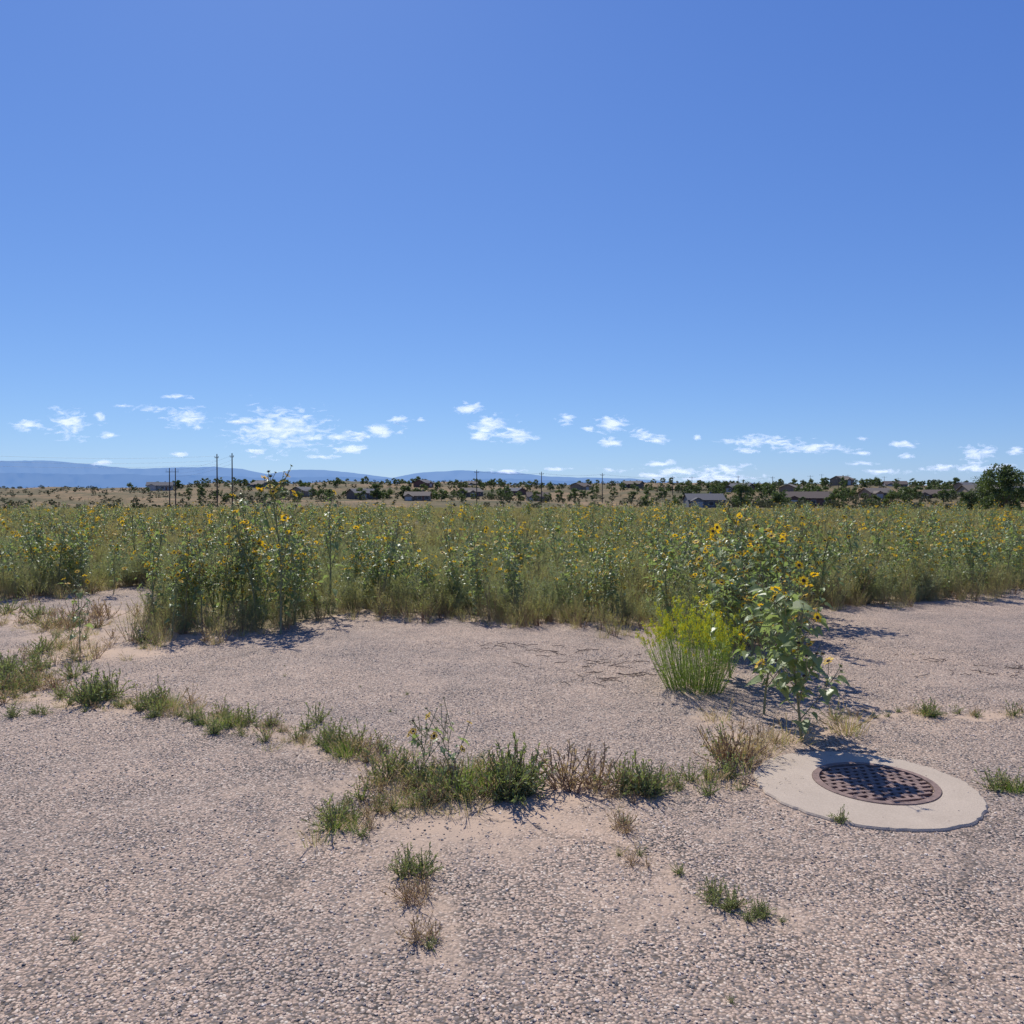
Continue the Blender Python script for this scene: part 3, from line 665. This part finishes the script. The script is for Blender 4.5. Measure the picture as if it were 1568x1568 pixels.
for i,(x,y,ww,hh) in enumerate(CL):
    D=12000+i*25; k=D/1219; cx=(x-784)*k; cz=(757-y)*k+1.6; a=ww*k*.82; b=hh*k*.85
    v+=[(cx-a,D,cz-b),(cx+a,D,cz-b),(cx+a,D,cz+b),(cx-a,D,cz+b)]; f.append((4*i,4*i+1,4*i+2,4*i+3)); uv+=[0,0,1,0,1,1,0,1]
me.from_pydata(v,[],f); ul=me.uv_layers.new(name='UVMap'); ul.data.foreach_set('uv',uv)
m,nt,out=newmat('cloud_vapour')
uvn=N(nt,'ShaderNodeUVMap'); uvn.uv_map='UVMap'; sub=N(nt,'ShaderNodeVectorMath',operation='SUBTRACT'); sub.inputs[1].default_value=(.5,.5,0); nt.links.new(uvn.outputs[0],sub.inputs[0])
ln=N(nt,'ShaderNodeVectorMath',operation='LENGTH'); nt.links.new(sub.outputs[0],ln.inputs[0])
geo=N(nt,'ShaderNodeNewGeometry'); mp=N(nt,'ShaderNodeMapping'); mp.inputs['Scale'].default_value=(.0050,.0050,.013); mp.inputs['Rotation'].default_value=(0,rad(12),0); nt.links.new(geo.outputs['Position'],mp.inputs['Vector'])
nz=noiseN(nt,1.0,7,.58,mp.outputs[0]); nz.inputs['Distortion'].default_value=.5
dn=mth(nt,'SUBTRACT',mth(nt,'ADD',mth(nt,'MULTIPLY',nz.outputs['Fac'],2.6),-0.62),mth(nt,'MULTIPLY',ln.outputs['Value'],2.1))
al=ramp(nt,[(0.0,0.0),(0.75,0.9)]); nt.links.new(dn,al.inputs[0])
tr=N(nt,'ShaderNodeBsdfTransparent'); tl=N(nt,'ShaderNodeBsdfTranslucent'); tl.inputs[0].default_value=(.84,.87,.94,1)
df=N(nt,'ShaderNodeBsdfDiffuse'); df.inputs[0].default_value=(.9,.93,.98,1); mm=N(nt,'ShaderNodeMixShader'); mm.inputs[0].default_value=.1; nt.links.new(tl.outputs[0],mm.inputs[1]); nt.links.new(df.outputs[0],mm.inputs[2])
mx=N(nt,'ShaderNodeMixShader'); nt.links.new(al.outputs[0],mx.inputs[0]); nt.links.new(tr.outputs[0],mx.inputs[1]); nt.links.new(mm.outputs[0],mx.inputs[2]); nt.links.new(mx.outputs[0],out.inputs[0])
me.materials.append(m); o=bpy.data.objects.new('clouds',me); COL.objects.link(o)

# ------------------------------------------------------------------ trees / shrubs
M_tl=leafmat('tree_leaf',(0.065,0.10,0.035),(0.14,0.18,0.065),0.32)
M_jl=leafmat('juniper_leaf',(0.065,0.08,0.04),(0.14,0.145,0.075),0.2)
M_bk=plain('bark',(0.16,0.12,0.09),.9)
def tree(seed,h,w,trunk=.25,nl=3500,ls=.16,clumps=34):
    r=random.Random(seed); mb=MB()
    th=h*trunk; tp=curve(r,(0,0,-.3),(0,0,1),th+.3,4,.06,.05); mb.tube(tp,[h*.03*(1-.1*k) for k in range(5)],1,7)
    cs=[]
    for i in range(clumps):
        a=r.uniform(0,6.28); u=r.random(); z=th*.7+(h-th*.7)*u; prof=math.sin(math.pi*min(1,max(0.05,.2+.75*u)))**.6
        q=w/2*prof*math.sqrt(r.random()); c=Vector((math.cos(a)*q,math.sin(a)*q,z)); cs.append((c,r.uniform(.10,.2)*h))
        br=[tp[-1].lerp(c,t)+Vector((0,0,-.12*h*t*(1-t)))+rv(r,.02*h) for t in(0,.3,.6,1)]; mb.tube(br,[h*.012,h*.008,h*.005,h*.002],1,4)
    for i in range(nl):
        c,q=r.choice(cs); d=rv(r).normalized()*q*r.random()**.45; d.z*=.75; p=c+d; u=rv(r).normalized(); t=u.cross(rv(r)).normalized(); s=ls*r.uniform(.5,1.2)
        mb.face((p-u*s,p+t*s*.5,p+u*s,p-t*s*.5),0)
    return mb
def T(name,seed,x,y,h,w,**k):
    o=tree(seed,h,w,**k).obj(name,[M_tl,M_bk]); o.location=(x,y,tz(x,y)); return o
T('cottonwood_tree',1,74.0,120,7.0,7.6,trunk=.1,nl=8000,ls=.2,clumps=46); T('cottonwood_tree',2,88.5,150,6.6,4.2,trunk=.2,nl=4000); T('cottonwood_tree',3,86.2,151,4.2,3.6,trunk=.15)
T('elm_tree',4,75.5,262,7.6,5.5,trunk=.2,nl=3500,ls=.25); T('elm_tree',5,-56,330,6.5,6,ls=.3); T('elm_tree',6,-45,335,5.5,5,ls=.3)
junis=[tree(400+i,2.2,2.6,trunk=.06,nl=360,ls=.2,clumps=12).mesh('shrub%d'%i,[M_jl,M_bk]) for i in range(4)]
elms=[tree(420+i,6,5.6,trunk=.15,nl=800,ls=.4,clumps=20).mesh('dtree%d'%i,[M_tl,M_bk]) for i in range(4)]
jp=[];ep=[]
for i in range(9000):
    d=math.sqrt(R.uniform(175**2,1000**2)); az=rad(R.uniform(-42,42)); x=d*math.sin(az); y=d*math.cos(az)
    if noise.noise((x*.012,y*.012,8))+R.uniform(-.5,.6)<0: continue
    jp.append(inst(x,y,tz(x,y)-.1,R.uniform(.3,1.15),4,.05))
for i in range(420):
    x=R.uniform(70,240); y=R.uniform(185,330); jp.append(inst(x,y,tz(x,y)-.1,R.uniform(.4,1.2),4,.05))
HS=[ # x,y,w,depth,h,rot,wall,roof
 (65,270,12,9,2.7,8,0,0),(108,290,15,10,3.0,-10,1,1),(160,350,11,9,2.6,25,2,2),(-71,380,13,9,2.6,32,3,0),(-39,330,10,7,1.9,-5,2,2),(-118,450,12,9,2.7,60,2,0),
 (-23,440,11,9,2.7,35,3,2),(2,465,10,8,2.6,-42,1,0),(13,400,11,9,2.8,4,0,1),(206,385,12,9,2.6,-28,3,1),(207,500,12,9,3.6,48,2,2),(-212,480,14,9,2.8,5,4,0),(-160,510,12,9,2.7,-46,0,2),
 (150,430,11,9,2.7,70,2,2),(118,410,11,8,2.7,-35,3,0),(45,520,12,9,2.7,55,2,1),(85,560,13,9,3.4,-25,3,2),(-60,540,12,9,2.7,65,1,0),(250,520,13,9,2.7,0,0,1),(245,430,11,9,2.6,40,2,0),(-30,610,13,9,2.7,20,2,2),(165,600,13,9,3.2,60,3,1),(-190,610,13,9,2.7,30,2,2),(176,300,12,9,2.7,15,2,2),(222,345,12,9,2.7,-20,4,0)]
for h in HS:
    for k in range(10):
        x=h[0]+R.gauss(0,14); y=h[1]+R.gauss(0,13)
        if abs(x-h[0])<h[2]/2+2 and y<h[1]+6 and R.random()<.6: y=h[1]+R.uniform(9,20)
        if abs(x-h[0])<h[2]/2+3 and abs(y-h[1])<8: continue
        ep.append(inst(x,y,tz(x,y)-.1,R.uniform(.3,.95),4,.04))
for i in range(950):
    d=R.uniform(360,850); az=rad(R.uniform(-23,40)); x=d*math.sin(az); y=d*math.cos(az)
    if noise.noise((x*.008,y*.008,18))+R.uniform(-.4,.5)<0: continue
    ep.append(inst(x,y,tz(x,y)-.1,R.uniform(.3,.9),4,.04))
for i in range(70):
    d=R.uniform(270,420); az=rad(R.uniform(14,36)); x=d*math.sin(az); y=d*math.cos(az); ep.append(inst(x,y,tz(x,y)-.1,R.uniform(.4,1.0),4,.04))
def clear(L): return [q for q in L if not any(abs(q[0]-h[0])<h[2]/2+2 and abs(q[1]-h[1])<9 for h in HS)]
scatter('distant_shrubs',junis,clear(jp)); scatter('distant_trees',elms,clear(ep))

# ------------------------------------------------------------------ houses
W=[plain('siding_grey',(.20,.21,.22),.8),plain('brick_brown',(.20,.11,.085),.9),plain('stucco_tan',(.32,.25,.18),.9),plain('siding_brown',(.18,.14,.11),.8),plain('siding_white',(.42,.42,.40),.8)]
RF=[plain('shingle_grey',(.13,.13,.14),.95),plain('shingle_brown',(.12,.09,.075),.95),plain('shingle_tan',(.19,.16,.13),.95)]
M_gl=plain('window_glass',(.04,.05,.07),.15); M_tr=plain('pale_trim',(.5,.5,.48),.7); M_dr=plain('door_paint',(.25,.12,.08),.6)
for hi,(x,y,w_,dp,h,rot,wi,ri) in enumerate(HS):
    e=bpy.data.objects.new('brick_house' if wi==1 else 'house',None); COL.objects.link(e); e.location=(x,y,tz(x,y)-.1); e.rotation_euler=(0,0,rad(rot)+math.atan2(-x,y)*.6)
    mb=MB(); mb.box((0,0,h/2-.5),(w_,dp,h+1)); rh=dp*.22
    mb.face(((-w_/2,-dp/2,h),(-w_/2,dp/2,h),(-w_/2,0,h+rh))); mb.face(((w_/2,-dp/2,h),(w_/2,0,h+rh),(w_/2,dp/2,h)))
    mb.box((-w_*.3,-dp/2-1.4,h*.46-.5),(w_*.34,2.8,h*.92+1)) ; mb.obj('walls',[W[wi]],parent=e)
    mb=MB(); o_=.5
    for sg_ in(-1,1):
        a=(-w_/2-o_,sg_*(dp/2+o_),h-.12); b=(w_/2+o_,sg_*(dp/2+o_),h-.12); c=(w_/2+o_,0,h+rh+.08); d=(-w_/2-o_,0,h+rh+.08)
        up=lambda q:(q[0],q[1],q[2]+.16)
        mb.face((a,b,c,d)); mb.face((up(a),up(b),up(c),up(d))); mb.face((a,b,up(b),up(a))); mb.face((b,c,up(c),up(b))); mb.face((a,d,up(d),up(a)))
    gx=-w_*.3; gw=w_*.2; gy=-dp/2-3.1; gh=h*.92
    for s_ in(-1,1):
        mb.face(((gx,gy,gh+1.1),(gx+s_*gw,gy,gh-.1),(gx+s_*gw,-dp*.1,gh-.1),(gx,-dp*.1,gh+1.1)))
    mb.obj('roof',[RF[ri]],parent=e)
    mb=MB(); mb.face(((gx-gw*.85,gy+.3,gh),(gx+gw*.85,gy+.3,gh),(gx,gy+.3,gh+.95))); mb.obj('gable',[W[wi]],parent=e)
    mb=MB(); mb.box((gx,-dp/2-2.83,h*.4),(w_*.26,.06,h*.75)); mb.obj('garage_door',[M_tr],parent=e)
    mb=MB(); wt=MB()
    for wx in(w_*.12,w_*.42):
        wt.box((wx,-dp/2-.02,h*.58),(1.7,.06,1.4)); mb.box((wx,-dp/2-.06,h*.58),(1.45,.06,1.15))
    mb.obj('windows',[M_gl],parent=e); wt.obj('window_trim',[M_tr],parent=e)
    mb=MB(); mb.box((w_*.27,-dp/2-.04,1.05),(.95,.08,2.1)); mb.obj('door',[M_dr],parent=e)
    mb=MB(); mb.box((w_*.2,0.8,h+rh+.2),(.6,.6,1.0)); mb.obj('chimney',[W[wi]],parent=e)

# ------------------------------------------------------------------ utility poles
M_wood=plain('pole_wood',(.10,.075,.055),.9); M_ins=plain('insulator',(.3,.3,.3),.4); M_wire=plain('wire',(.08,.08,.08),.6)
def pole(x,y,top,arm=2.4,h2=None):
    z=tz(x,y); e=bpy.data.objects.new('utility_pole',None); COL.objects.link(e); e.location=(x,y,z); H=top-z
    mb=MB(); mb.tube([(0,0,-.5),(0,0,H*.5),(0,0,H)],[.19,.16,.12],0,8)
    if h2: mb.tube([(h2,0,-.5),(h2,0,H*.5),(h2,0,H)],[.19,.16,.12],0,8)
    mb.obj('shaft',[M_wood],parent=e)
    mb=MB()
    for dz in ((0.9,) if not h2 else (1.2,)):
        mb.box(((h2 or 0)/2,-.2,H-dz),(arm,.10,.13))
    mb.obj('crossarm',[M_wood],parent=e)
    mb=MB()
    for s_ in(-.45,0.0,.45): mb.tube([((h2 or 0)/2+s_*arm,-.2,H-.82),((h2 or 0)/2+s_*arm,-.2,H-.55),((h2 or 0)/2+s_*arm,-.2,H-.5)],[.06,.09,.03],0,6)
    mb.obj('insulators',[M_ins],parent=e)
    return Vector((x,y,top-.5))
pL=[pole(-70.3,190,11.2,.9),pole(-66.7,190,11.4,.9)]
pole(-104,242,9.6,4.0,1.8)
rowp=[pole(-12.4,280,10.2,1.6),pole(11.1,300,10.1,1.6),pole(37.4,330,10.4,1.6),pole(80.7,400,10.8,1.8),pole(127.7,450,12.2,1.8),pole(157,480,12.4),pole(172,420,10.5)]
for x,y,t in((272,700,19.5),(295,700,19),(327,700,17.5),(310,640,15),(232,620,16.5),(370,690,13.5),(395,700,13.5),(350,660,14),(140,620,15.5),(-30,470,9.6),(60,480,10.4),(-255,600,11.5)): pole(x,y,t,4.5)
mb=MB()
def wire(a,b,sag):
    pts=[a.lerp(b,t/14)-Vector((0,0,sag*4*(t/14)*(1-t/14))) for t in range(15)]; mb.tube(pts,[.014]*15,0,3)
for a,b in zip(rowp[:6],rowp[1:6]):
    for o_ in(-.7,.7): wire(a+Vector((o_,0,0)),b+Vector((o_,0,0)),.8)
for dz in(0,-1.1,-2): wire(pL[0]+Vector((0,0,dz)),Vector((-118,140,10.0+dz)),1.2); wire(pL[1]+Vector((0,0,dz)),Vector((-104,243,9+dz)),.8)
mb.obj('power_lines',[M_wire])
